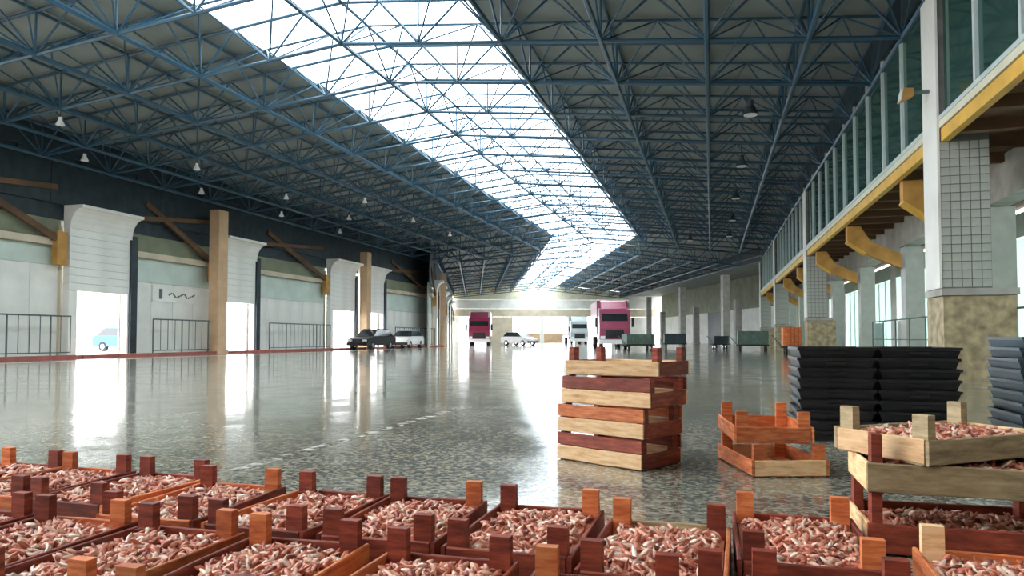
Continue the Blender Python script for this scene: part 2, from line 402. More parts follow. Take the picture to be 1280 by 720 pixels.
def recess(y0, y1, xf, rz, label, wname, low=3.9):
    ox, oy = xf(XL, y0); W = y1 - y0
    t = struct(wname, label, 'wall', (ox, oy, 0), rz)
    n = max(2, int(W/1.3)); 
    for k in range(n): box('wall_panel', 'white_wall', t, -0.6, -0.5, W*k/n+0.012, W*(k+1)/n-0.012, 0, low)
    box('backing', 'concrete', t, -0.68, -0.61, -0.38, W+0.38, 0, 6.0)
    box('upper_band', 'mint_wall', t, -0.6, -0.52, 0, W, low+0.02, 4.7)
    box('ledge', 'cream_wall', t, -0.6, -0.25, 0, W, 4.72, 5.0)
    box('upper_panel', 'olive_panel', t, -0.6, -0.5, 0, W, 5.02, 5.85)
    MB().beam((-0.38, W*0.15, 7.4), (-0.1, W-0.45, 4.95), 0.16, 0.26).build('strut', 'brown_slab', t)
    MB().beam((-0.38, W*0.95, 7.2), (-0.2, 0.2, 6.55), 0.14, 0.22).build('strut', 'brown_slab', t)
    box('bracket_post', 'ochre_paint', t, -0.3, 0.0, W-0.6, W-0.12, 3.9, 5.3)
    box('reveal', 'cream_wall', t, -0.5, -0.36, W-0.1, W-0.02, 0, 5.6)
    return t
def railing(y0, y1, xf, rz, label, x=0.35, h=1.75):
    ox, oy = xf(XL + x, y0); W = y1-y0
    t = thing('railing', label, 'railing', (ox, oy, 0), rz, 'railings along the left side')
    MB().tube((0,0,h),(0,W,h),0.035).build('top_rail', 'rail_steel', t); MB().tube((0,0,0.25),(0,W,0.25),0.025).build('bottom_rail', 'rail_steel', t)
    n = int(W/0.45)
    for k in range(n+1):
        MB().tube((0,W*k/n,0 if k % 4 == 0 else 0.25),(0,W*k/n,h),0.035 if k % 4 == 0 else 0.018,5).build('baluster' if k%4 else 'post', 'rail_steel', t)
bl = [(13.6,17.2),(24.2,27.6),(33.8,37.2),(45.8,49.6),(50.6,54.6)]
lab = ['white clad doorway bay nearest the camera on the left','white clad doorway bay with flared cornice and blue vehicle outside','white clad doorway bay right of the orange column','far white doorway bay before the tan column','far white doorway bay after the tan column']
for i, (a, b) in enumerate(bl): door_block(a, b, ident, 0, lab[i], 'wall_left_doorway_%d' % (i+1))
rc = [(17.2,24.2),(27.9,33.8),(37.5,45.8),(54.9,66.2)]
rl = ['recessed white shop wall behind the long railing','recessed white shop wall with small scrawled sign','recessed white shop wall under a dark opening','recessed shop wall close to the bend']
for i, (a, b) in enumerate(rc): recess(a, b, ident, 0, rl[i], 'wall_left_recess_%d' % (i+1), [3.9,3.55,3.3,3.2][i])
railing(17.4, 24.0, ident, 0, 'dark railing in front of the leftmost shop wall'); railing(28.6, 33.0, ident, 0, 'dark railing below the scrawled sign')
railing(38.0, 45.2, ident, 0, 'dark railing in front of the wall beyond the second doorway'); railing(56, 65, ident, 0, 'dark railing far along the left wall')
# sign with scrawl (illegible in the photograph)
sg = thing('wall_sign', 'white sign with dark scrawled mark on recessed shop wall', 'sign', (XL-0.49, 31.1, 3.0))
box('board', 'white_wall', sg, 0, 0.04, -1.7, 1.7, -0.35, 0.45)
for k in range(7):
    a = (0.05, -0.6+0.28*k, 0.02+0.12*math.sin(k*2.1)); b = (0.05, -0.38+0.28*k, 0.02+0.12*math.sin(k*2.1+2))
    MB().beam(a, b, 0.02, 0.07).build('pen_stroke', 'ink', sg)
box('pen_stroke', 'ink', sg, 0.04, 0.06, -1.25, -1.05, -0.2, 0.3)
def column(x, y, wx, wy, h, mat, label, name='column', rz=0, cap=True, group=None):
    t = thing(name, label, 'column', (x, y, 0), rz, group)
    box('shaft', mat, t, -wx/2, wx/2, -wy/2, wy/2, 0.0, h)
    box('plinth', mat, t, -wx/2-0.06, wx/2+0.06, -wy/2-0.06, wy/2+0.06, 0, 0.25)
    if cap: box('capital', mat, t, -wx/2-0.05, wx/2+0.05, -wy/2-0.05, wy/2+0.05, h-0.2, h)
    return t
column(XL+0.55, 33.0, 0.6, 0.75, 7.7, 'orange_column', 'tall tan column between the railing and the white doorway', 'column', 0, False)
column(XL+0.55, 50.1, 0.6, 0.7, 7.4, 'orange_column', 'tan column between the two far doorway bays', 'column', 0, False)
x, y = to2(XL+0.5, 73.5)
column(x, y, 0.6, 0.8, 7.4, 'orange_column', 'tan column past the bend left of the maroon lorry', 'column', BEND, False)
# upper dark fascia with a slit of daylight below the eaves
up = struct('wall_left', 'dark boarding under the eaves above the left doorways', 'wall')
for (ya, yb) in [(5.0+6.2*i, 5.0+6.2*(i+1)) for i in range(10)]:
    box('fascia_panel', 'dark_steel', up, XL-0.5, XL-0.4, ya+0.01, yb-0.01, 6.5, 8.35)
    box('fascia_panel', 'dark_steel', up, XL-0.5, XL-0.4, ya+0.01, yb-0.01, 8.6, 9.7)
    for k in range(4):
        q = ya + 6.2*k/4
        box('fascia_block', 'dark_steel', up, XL-0.5, XL-0.4, q, q+1.15, 8.36, 8.59)
    if ya > 12: box('rear_panel', 'dark_steel', up, XL-0.62, XL-0.52, ya, yb, 5.87, 9.5)
for i, (ya, yb) in enumerate([(5,24.1),(24.2,45.7),(45.8,66.2)]):
    o = box('kerb', 'red_kerb', None, XL+0.55, XL+0.85, ya, yb, 0, 0.14); tag(o, 'dull red kerb along the foot of the left wall, %s stretch' % ['near','middle','far'][i], 'kerb', None, 'structure')
for i, (ya, yb) in enumerate([(5,66)]):
    o = box('trim_1', 'pale_trim', None, XL+3.2, XL+3.35, ya, yb, 0, 0.005); tag(o, 'pale reflection streak painted on floor before the red kerb', 'floor line', None, 'structure')  # flat pale strip in place of a reflection on the wet floor

# second stretch, left
l2 = [(70.5,72.8),(77,81),(88,92),(99,103),(110,114)]
for i, (a, b) in enumerate(l2): door_block(a, b, to2, BEND, 'white doorway bay beyond the bend, %s one' % ORD[i], 'wall_left_doorway_%d' % (i+6))
r2 = [(67,70.3),(74,77),(81.2,88),(92.2,99),(103.2,110),(114.2,134)]
for i, (a, b) in enumerate(r2): recess(a, b, to2, BEND, 'recessed shop wall beyond the bend, %s one' % ORD[i], 'wall_left_recess_%d' % (i+6), 3.2)
ox, oy = to2(XL, 66)
up2 = struct('wall_left_far', 'dark boarding under the eaves beyond the bend', 'wall', (ox, oy, 0), BEND)
for k in range(9): box('fascia_panel', 'dark_steel', up2, -0.5, -0.4, 7.6*k+0.01, 7.6*k+7.59, 5.87, 9.7)

# ---------------------------------------------------------------- far end wall
ex, ey = to2(RX, Y1+L2)
ew = struct('wall_far', 'pale end wall of the hall with wide bright openings', 'wall', (ex, ey, 0), BEND)
ops = [(-14.5,-9.5,4.6),(-4.5,0.6,4.8),(1.4,7.2,4.8),(9.6,14.2,4.6)]
xs = [-EAVE-2.2]
for a, b, h in ops: xs += [a, b]
xs.append(EAVE+16)
for k in range(0, len(xs), 2): box('wall_panel', 'cream_wall' if k % 4 else 'white_wall', ew, xs[k], xs[k+1], 0, 0.3, 0, 4.8)
for (a, b) in ((-4.5,0.6),(1.4,5.0)): box('sill_wall', 'orange_column', ew, a, b, 0.02, 0.28, 0, 1.7)
box('lintel_band', 'cream_wall', ew, -EAVE-2.2, EAVE+16, 0.0, 0.3, 4.82, 6.3)
box('upper_wall', 'white_wall', ew, -EAVE-2.2, -3.2, 0.02, 0.3, 6.32, 8.0); box('upper_wall', 'white_wall', ew, 3.2, EAVE+16, 0.02, 0.3, 6.32, 8.0)
MB().hexa([(-EAVE-2.2,0,8.02),(0,0,8.02),(0,0.3,8.02),(-EAVE-2.2,0.3,8.02)],[(-EAVE-2.2,0,9.4),(0,0,ZR),(0,0.3,ZR),(-EAVE-2.2,0.3,9.4)]).build('gable_panel', 'pale_trim', ew)
MB().hexa([(0,0,8.02),(EAVE+2.2,0,8.02),(EAVE+2.2,0.3,8.02),(0,0.3,8.02)],[(0,0,ZR),(EAVE+2.2,0,9.4),(EAVE+2.2,0.3,9.4),(0,0.3,ZR)]).build('gable_panel', 'pale_trim', ew)
box('upper_wall', 'white_wall', ew, EAVE+2.21, EAVE+16, 0.02, 0.3, 8.0, 9.0)
pn = box('glass_pane', 'skylight', ew, -3.2, 3.2, 0.1, 0.13, 6.32, 8.0)

# ---------------------------------------------------------------- right side: gallery on columns
GZ0, GZ1 = 4.9, 5.33        # fascia
GE = 74.0
INY = [12.6 + 7.9*i for i in range(8)]
slab = struct('wall_right_gallery', 'upper gallery floor on the right with yellow edge beam', 'gallery')
for k in range(12):
    ya = 2 + 6.0*k
    box('slab_panel', 'brown_slab', slab, XR+0.15, XR+5.4, ya+0.01, ya+5.99, GZ0+0.25, GZ1-0.02)
    for j in range(4): box('joist', 'brown_slab', slab, XR+0.2, XR+2.0, ya+0.4+1.5*j, ya+0.6+1.5*j, GZ0+0.02, GZ0+0.25)
box('edge_beam', 'yellow_paint', slab, XR, XR+0.15, 2, GE, GZ0, GZ0+0.26)
box('edge_trim', 'pale_trim', slab, XR-0.03, XR+0.15, 2, GE, GZ0+0.28, GZ1)
for i, y in enumerate(INY):
    st = thing('gallery_bracket', 'ochre slanting bracket under the gallery edge, %s from the camera' % ORD[i], 'bracket', (XR, y, 3.88), 0, 'brackets under the gallery')
    b = MB().prism([(0.16,1.0),(0.16,0.45),(0.75,0.0),(1.92,-0.55),(1.92,-0.05),(0.95,0.42),(0.6,1.0)], 'y', -0.16, 0.16).build('web', 'ochre_paint', st)
    MB().hexa([(0.14,-0.22,0.42),(0.75,-0.22,-0.04),(0.75,0.22,-0.04),(0.14,0.22,0.42)],[(0.16,-0.22,0.48),(0.77,-0.22,0.02),(0.77,0.22,0.02),(0.16,0.22,0.48)]).build('flange', 'yellow_paint', st)
ib = struct('trim_2', 'pale concrete beam on the inner row of columns', 'beam')
box('beam', 'concrete', ib, 6.55, 7.1, 2, GE, 4.1, 5.1)
for i, y in enumerate(INY):
    column(6.9, y, 0.6, 0.65, 4.08, 'grey_tile', 'grey square inner column under the gallery, %s from the camera' % ORD[i], 'column', 0, False, 'inner columns under the gallery')
# back wall of the right aisle: translucent panes added between white piers to let daylight in
wr = struct('wall_right', 'pale back wall of the right aisle with frosted panes added to brighten it', 'wall')
BX = 9.9
for i in range(9):
    ya = 4.7 + 7.9*i
    box('pier', 'white_wall', wr, BX, BX+0.25, ya, ya+1.3, 0, 5.0)
    box('lintel', 'mint_wall', wr, BX, BX+0.25, ya+1.31, ya+7.89, 4.2, 5.0)
    for k in range(4):
        q = ya + 1.31 + 6.58*k/4
        box('glass_pane', 'added_frosted_glass', wr, BX+0.1, BX+0.13, q+0.05, q+1.6, 0.1, 4.15)
        box('mullion', 'mullion_white', wr, BX+0.06, BX+0.17, q-0.04, q+0.05, 0, 4.2)
for i, y in enumerate((24.2, 39.9, 47.0)):
    o = thing('cupboard', 'grey cabinet standing in the right aisle, %s from the camera' % ORD[i], 'cabinet', (9.4, y, 0)); box('body','grey_paint',o,-0.3,0.3,-0.5,0.5,0,1.7); box('door','mullion_white',o,-0.32,-0.3,-0.47,-0.01,0.1,1.65); box('door','mullion_white',o,-0.32,-0.3,0.01,0.47,0.1,1.65)
# gallery glazing
COLS = [17.05, 38.6, 57.0, 73.4]
bounds = [2.0] + COLS
wi = 2
for i in range(4):
    ya, yb = bounds[i]+0.55, bounds[i+1]-0.55
    wn = struct('window_%d' % wi, 'greenish gallery glazing, %s bay from the camera' % ORD[i], 'window'); wi += 1
    n = round((yb-ya)/2.0); s = (yb-ya)/n
    for k in range(n):
        box('glass_pane', 'green_glass', wn, XR+0.05, XR+0.07, ya+s*k+0.05, ya+s*(k+1)-0.05, GZ1+0.02, 8.5)
        box('mullion', 'mullion_white', wn, XR-0.02, XR+0.12, ya+s*k-0.05, ya+s*k+0.05, GZ1, 8.5)
    box('top_rail', 'dark_steel', wn, XR-0.02, XR+0.12, ya, yb, 8.5, 8.75)
    box('sill', 'mullion_white', wn, XR-0.05, XR+0.14, ya, yb, GZ1, GZ1+0.09)
    box('upper_boarding', 'dark_steel', wn, XR+0.0, XR+0.1, ya, yb, 8.76, 9.6)
gb = struct('wall_right_rear', 'dark green rear wall inside the gallery', 'wall')
for k in range(12): box('wall_panel', 'green_paint', gb, BX, BX+0.2, 2+6*k+0.01, 2+6*k+5.99, 5.5, 9.5)
# tall white tiled columns carrying the roof
def tiled_column(y, i, fine):
    t = thing('tiled_column', 'tall white tiled column at the gallery edge, %s from the camera' % ORD[i], 'column', (XR+0.42, y, 0), 0, 'tiled columns at the gallery edge')
    hx, hy = 0.46, 0.5
    box('core', 'grout', t, -hx+0.01, hx-0.01, -hy+0.01, hy-0.01, 0, 8.1)
    box('hall_face_lit', 'white_wall', t, -hx-0.04, -hx+0.008, -hy-0.012, hy, 1.87, 8.15)  # paler than the tiled front: skylight on this side put into the colour
    if fine:
        nx, nz = 5, 17; w_ = (2*hx-0.02)/nx; h_ = (4.88-1.87)/nz
        me = MB().box(-w_/2+0.009, w_/2-0.009, -0.012, 0, -h_/2+0.009, h_/2-0.009).build('tile', 'grey_tile', None, False)
        dm = me.data; bpy.data.objects.remove(me)
        for a in range(nx):
            for b in range(nz): inst('tile', dm, t, Matrix.Translation((-hx+0.01+w_*(a+0.5), -hy+0.01, 1.88+h_*(b+0.5))))
    else:
        for b in range(8): box('tile_course', 'grey_tile', t, -hx+0.02, hx, -hy-0.002, -hy+0.012, 1.88+0.37*b, 1.88+0.37*b+0.355)
    box('pedestal', 'stone_base', t, -hx-0.02, hx+0.35, -hy-0.15, hy, 0, 1.70); box('pedestal_cap', 'concrete', t, -hx-0.06, hx+0.4, -hy-0.2, hy, 1.71, 1.85)
    return t
for i, y in enumerate(COLS): tiled_column(y, i, i < 2)
fd = thing('floodlight', 'small ochre floodlight fixed to the nearest tall tiled column', 'floodlight', (XR-0.10, 17.0, 6.0))
MB().beam((0.02,0,0.1),(-0.3,0,0.1),0.06,0.06).build('arm', 'rail_steel', fd)
MB().hexa([(-0.55,-0.16,-0.08),(-0.3,-0.1,0.02),(-0.3,0.1,0.02),(-0.55,0.16,-0.08)],[(-0.5,-0.16,0.18),(-0.3,-0.1,0.18),(-0.3,0.1,0.18),(-0.5,0.16,0.18)]).build('housing', 'ochre_paint', fd)
MB().hexa([(-0.57,-0.15,-0.07),(-0.555,-0.15,-0.07),(-0.555,0.15,-0.07),(-0.57,0.15,-0.07)],[(-0.525,-0.15,0.17),(-0.51,-0.15,0.17),(-0.51,0.15,0.17),(-0.525,0.15,0.17)]).build('lens', 'lamp_white', fd)
# handrail in the right aisle
rr = thing('railing', 'thin dark handrail between the columns on the right', 'railing', (5.9, 9.0, 0), 0)
MB().tube((0,0,1.45),(0,21,1.45),0.025).build('top_rail', 'rail_steel', rr); MB().tube((0,0,0.8),(0,21,0.8),0.018).build('mid_rail', 'rail_steel', rr)
for k in range(13): MB().tube((0,1.75*k,0),(0,1.75*k,1.45),0.022).build('post', 'rail_steel', rr)

# columns and walls beyond the bend on the right
PC = [(15.2,76,7.6),(15.2,92,7.4),(15.2,110,7.2),(19.5,84,5.4),(19.5,100,5.2),(19.5,118,5.2),(15.2,126,7.0)]
for i, (u, y, h) in enumerate(PC):
    x, y = to2(RX+u, y)
    column(x, y, 0.75, 0.75, h, 'concrete', 'slim pale column beyond the bend on the right, %s of the group' % ORD[i], 'column', BEND, False, 'pale columns beyond the bend')
bx_, by_ = to2(RX+EAVE+8, Y1-2)
wb = struct('wall_right_far', 'pale shuttered wall beyond the gallery end', 'wall', (bx_, by_, 0), BEND)
for k in range(10): box('wall_panel', 'white_wall' if k != 5 else 'dark_steel', wb, 0, 0.3, 6.6*k+0.03, 6.6*k+6.57, 0, 4.6)
box('upper_band', 'olive_panel', wb, 0, 0.3, 0, 66, 4.62, 9.0)
gx = struct('wall_right_end', 'end return of the gallery', 'wall')
box('wall_panel', 'cream_wall', gx, 8.2, 14.5, 76.5, 76.8, 0, 6.5)
roofr = MB()
P = [to2(RX+EAVE+0.4, Y1-EAVE*TM), to2(RX+EAVE+9, Y1-EAVE*TM-3), to2(RX+EAVE+9, Y1+L2), to2(RX+EAVE+0.4, Y1+L2)]
roofr.hexa([(p[0],p[1],8.7) for p in P], [(p[0],p[1],8.8) for p in P]).build('roof_panel', 'roof_sheet', ceil_)
for k in range(12): box('roof_panel', 'roof_sheet', ceil_, RX+EAVE+0.62, BX+0.4, 2+6*k+0.01, 2+6*k+5.99, 9.5, 9.56)
eb = struct('trim_3', 'dark board closing the eaves beyond the bend', 'trim', to2(RX+EAVE+0.45, Y1-6) + (0,), BEND)
for k in range(6): box('board', 'dark_steel', eb, 0, 0.08, 12*k+0.01, 12*k+11.99, 8.3, 9.75)
# unseen dark end wall added close behind the camera to shade crate fronts
be = struct('wall_back_added', 'unseen dark wall added behind the camera to cut light', 'wall')
for k in range(7): box('wall_panel', 'brown_slab', be, XL-1.9+5.4*k, XL-1.9+5.4*k+5.38, Y0-0.3, Y0, 0, 9.3)
for i, y in enumerate((-5.4, 1.0, 7.3)): column(XL+0.2, y, 0.6, 0.6, 8.1, 'orange_column', 'unseen tan column of side bays left open for light near the camera, %s one' % ORD[i], 'column', 0, False)  # unseen left side kept open here so sky light reaches the crates
rs = struct('wall_right_back', 'plain right wall behind the camera', 'wall'); box('wall_panel', 'concrete', rs, XR+0.2, XR+0.4, Y0, 1.9, 0, 9.6)
box('wall_panel', 'concrete', rs, BX, BX+0.25, 1.9, 4.6, 0, 9.5); box('wall_panel', 'concrete', rs, XR+0.2, BX, 1.7, 1.9, 0, 9.5)

# ---------------------------------------------------------------- lamps under the roof
def pendant(x, y, z, i, white, label):
    t = thing('pendant_lamp', label, 'lamp', (x, y, z), 0, 'lamps hung from the roof')
    m = 'lamp_white' if white else 'dark_steel'
    if white: t.scale = (0.62, 0.62, 0.62); t.location.z += 0.34
    MB().tube((0,0,0.0),(0,0,0.26),0.24,12,0.12).build('shade', m, t)
    MB().tube((0,0,0.26),(0,0,0.44),0.10,8).build('ballast', m, t)
    MB().tube((0,0,0.44),(0,0,0.95),0.015,5).build('rod', 'dark_steel', t)
    MB().tube((0,0,-0.02),(0,0,0.0),0.2,12).build('lens', 'lamp_white', t)
for i, (u, y) in enumerate([(11.95,22.8),(11.95,29.6),(11.95,36.4),(11.95,43.2),(11.95,50),(9.3,53.4)]):
    pendant(RX+u, y, bot(u)-0.95, i, False, 'dark bell lamp hung under the right roof slope, %s from the camera' % ORD[i])
for i, (u, y) in enumerate([(-10.7,19.4),(-10.7,26.2),(-10.7,33),(-10.7,39.8),(-13.2,22.8),(-13.2,29.6),(-13.2,36.4),(-13.2,43.2),(-7.9,36.4),(-7.9,43.2),(-7.9,50)]):
    pendant(RX+u, y, bot(u)-0.9, i, True, 'white bell lamp under left roof slope, %s along the %s girder' % (ORD[[0,1,2,3,0,1,2,3,0,1,2][i]], {-10.7:'middle',-13.2:'outer',-7.9:'inner'}[u]))

# ---------------------------------------------------------------- vehicles
def wheels(t, pos, r, wd):
    for (x, y) in pos:
        o = MB().tube((x-wd/2,y,r),(x+wd/2,y,r),r,16).build('wheel', 'rubber', t)
        h = MB().tube((-wd/2-0.01,0,r),(wd/2+0.01,0,r),r*0.5,10).build('hub', 'chrome', o, False)
def lorry(loc, rz, paint, box_mat, label):
    t = thing('lorry', label, 'lorry', (loc[0], loc[1], 0), rz)      # nose towards -y
    MB().prism([(0,0.55),(2.0,0.55),(2.0,3.0),(1.6,3.25),(0.35,3.1),(0.12,2.0),(0.0,1.6)], 'x', -1.2, 1.2).build('cab', paint, t)
    MB().hexa([(-1.05,0.08,1.75),(1.05,0.08,1.75),(1.05,0.16,1.75),(-1.05,0.16,1.75)],[(-1.0,0.26,2.75),(1.0,0.26,2.75),(1.0,0.34,2.75),(-1.0,0.34,2.75)]).build('windscreen', 'dark_glass', t)
    for s in (-1,1):
        MB().hexa([(s*1.21,0.4,1.75),(s*1.21,1.5,1.75),(s*1.19,1.5,1.75),(s*1.19,0.4,1.75)],[(s*1.21,0.55,2.7),(s*1.21,1.5,2.7),(s*1.19,1.5,2.7),(s*1.19,0.55,2.7)]).build('side_window','dark_glass',t)
        box('headlamp','lamp_white',t, s*0.95-0.18, s*0.95+0.18, -0.05, 0.0, 0.75, 1.0)
        MB().box(s*1.42-0.1, s*1.42+0.1, 0.1, 0.2, 1.7, 2.4).build('mirror','rubber',t)
    box('bumper','white_paint',t,-1.2,1.2,-0.18,0.02,0.38,0.72); box('grille','rubber',t,-0.7,0.7,-0.04,0.02,0.8,1.45)
    MB().prism([(0.5,3.15),(2.0,3.3),(2.0,3.85),(1.2,3.75)],'x',-1.0,1.0).build('wind_deflector', paint if box_mat!='white_paint' else 'pink_paint', t)
    box('cargo_box', box_mat, t, -1.25, 1.25, 2.3, 9.5, 1.1, 3.9); box('chassis','rubber',t,-0.5,0.5,1.0,9.3,0.6,1.09)
    wheels(t, [(s*1.0,yy) for s in (-1,1) for yy in (1.1,7.2,8.4)], 0.5, 0.3)
    return t
def car(loc, rz, paint, label, s=1.0):
    t = thing('car', label, 'car', (loc[0], loc[1], 0), rz)
    MB().prism([(0,0.32),(4.1,0.32),(4.15,0.85),(3.95,1.0),(1.15,0.98),(0.1,0.78)], 'x', -0.85, 0.85).build('body', paint, t)
    MB().hexa([(-0.78,1.0,0.98),(0.78,1.0,0.98),(0.78,3.9,0.99),(-0.78,3.9,0.99)],[(-0.62,1.75,1.45),(0.62,1.75,1.45),(0.62,3.4,1.47),(-0.62,3.4,1.47)]).build('windows','dark_glass',t)
    box('roof', paint, t, -0.6, 0.6, 1.8, 3.4, 1.46, 1.52); box('bumper','rubber',t,-0.84,0.84,-0.06,0.05,0.3,0.5)
    for q in (-1,1): box('headlamp','lamp_white',t,q*0.6-0.16,q*0.6+0.16,-0.02,0.06,0.6,0.74)
    wheels(t, [(q*0.76,yy) for q in (-1,1) for yy in (0.75,3.3)], 0.31, 0.2)
    return t
SQ, CQ = math.sin(R(15.5)), math.cos(R(15.5))
lorry((-25.2, 77.0), R(16), 'maroon_paint', 'white_paint', 'maroon lorry with pale roof parked at the far left')
lorry((-7.3, 56.5), R(13), 'pink_paint', 'pink_paint', 'pinkish lorry behind the tall crate stack')
car((-18.6, 75.5), R(60), 'white_paint', 'white car parked between the two lorries')
lorry((-17.5, 98.0), R(18), 'grey_paint', 'grey_paint', 'grey lorry far back left of the pinkish lorry')
car((-33.0, 28.0), R(90), 'blue_paint', 'blue car outside the first white doorway'); car((-33.5, 37.5), R(90), 'blue_paint', 'blue car outside the doorway right of the tan column')
car((-24.4, 46.6), R(-4), 'rubber', 'black car parked at the far left kerb'); car((-24.2, 53.0), R(4), 'white_paint', 'white car parked at the far left before the bend')
def cart(loc, rz, mat, label, w=2.0, l=1.4, h=1.3):
    t = thing('trolley', label, 'trolley', (loc[0], loc[1], 0), rz)
    box('deck','rubber',t,-w/2,w/2,-l/2,l/2,0.32,0.42)
    box('load_bin', mat, t, -w/2+0.05, w/2-0.05, -l/2+0.05, l/2-0.05, 0.43, h)
    for k in range(4): box('rib', mat, t, -w/2+0.2+k*(w-0.46)/3, -w/2+0.26+k*(w-0.46)/3, -l/2+0.01, -l/2+0.05, 0.45, h)
    MB().tube((-w/2,-l/2+0.2,0.4),(-w/2-0.5,-l/2+0.2,1.0),0.03).build('handle','rail_steel',t)
    wheels(t, [(q*(w/2-0.2),yy) for q in (-1,1) for yy in (-l/2+0.2,l/2-0.2)], 0.16, 0.12)
cart((2.6, 50.0), 0, 'green_paint', 'dark green bin trolley beside the slim column at right'); cart((0.6, 58.0), 0.3, 'dark_steel', 'dark trolley left of the slim column', 1.2, 1.0, 1.0)
cart((-4.9, 50.0), 0.4, 'green_paint', 'green trolley behind the tall crate stack', 2.0, 1.4, 1.1); cart((-2.9, 60.0), 0.1, 'dark_steel', 'dark trolley right behind the tall crate stack', 1.8, 1.4, 1.2)
cart((4.0, 40.0), 0.0, 'wood_orange', 'orange brown bin under the far end of the gallery', 1.0, 1.2, 1.4)

# ---------------------------------------------------------------- wooden crates
CW, CL, SH, PH = 0.48, 0.72, 0.095, 0.195      # width, length, slat height, post height
def slat_mesh(name, sx, sy, sz, mat):
    mb = MB(); n = 4; c = 0.0035
    # chamfered, slightly uneven board along its longer side
    ax = 0 if sx > sy else 1; L = max(sx, sy); T = min(sx, sy)
    ring = lambda k: [(-T/2+c,0.0),(T/2-c,0.0),(T/2,c),(T/2,sz-c),(T/2-c,sz),(-T/2+c,sz),(-T/2,sz-c),(-T/2,c)]
    vv = []
    for k in range(n+1):
        a = -L/2 + L*k/n; jz = random.uniform(-0.0025,0.0025); jt = random.uniform(-0.002,0.002)
        for (t_, z) in ring(k):
            p = (a, t_+jt, z+jz) if ax == 0 else (t_+jt, a, z+jz); vv.append(p)
    ff = [tuple(range(8)), tuple(range(8*n, 8*n+8))]
    for k in range(n):
        for q in range(8): ff.append((8*k+q, 8*k+(q+1)%8, 8*k+8+(q+1)%8, 8*k+8+q))
    mb.add(vv, ff); o = mb.build(name, mat, None, False); me = o.data; bpy.data.objects.remove(o); return me
WM = ['wood_cream','wood_orange','wood_red','wood_olive']
MESH = {}
for wm in WM:
    for v in range(2):
        MESH['side',wm,v] = slat_mesh('side_slat', 0.016, CL-0.01, SH, wm)
        MESH['end',wm,v] = slat_mesh('end_slat', CW-0.045, 0.016, SH, wm)
        MESH['board',wm,v] = slat_mesh('floor_board', 0.085, CL-0.02, 0.01, wm)
    mb = MB()
    mb.hexa([(-0.036,-0.02,0),(0.036,-0.02,0),(0.036,0.02,0),(-0.036,0.02,0)],[(-0.035,-0.019,PH),(0.035,-0.019,PH),(0.035,0.019,PH),(-0.035,0.019,PH)]); o = mb.build('post', wm, None, False); MESH['post',wm] = o.data; bpy.data.objects.remove(o)
def crate(x, y, z, rzd, label, side='wood_red', end='wood_orange', post='wood_red', group='wooden fish crates', upper=None, tall=1.0, short=()):
    t = thing('wooden_crate', label, 'crate', (x, y, z), R(rzd), group)
    v = lambda: random.randint(0,1)
    pick = lambda m: m if isinstance(m, str) else random.choice(m)
    S = Matrix.Diagonal((1,1,tall,1))
    for s in (-1,1):
        inst('side_slat', MESH['side',pick(side),v()], t, Matrix.Translation((s*(CW/2-0.009),0,0.008)) @ S)
        inst('end_slat', MESH['end',pick(end),v()], t, Matrix.Translation((0,s*(CL/2-0.012),0.008)) @ S)
        for q in (-1,1):
            k = (0.51 if (s,q) in short else 1.0)*tall
            inst('post', MESH['post',pick(post)], t, Matrix.Translation((s*(CW/2-0.055),q*(CL/2-0.042),0.0)) @ Matrix.Diagonal((1,1,k,1)))
        if upper and s in upper[1]:
            inst('upper_slat', MESH['side',upper[0],v()], t, Matrix.Translation((s*(CW/2-0.012),0,0.107)) @ Matrix.Diagonal((1,1,0.88,1)))
    for k in range(4): inst('floor_board', MESH['board',pick(side),v()], t, Matrix.Translation((-CW/2+0.075+k*0.11,0,0.004)))
    return t
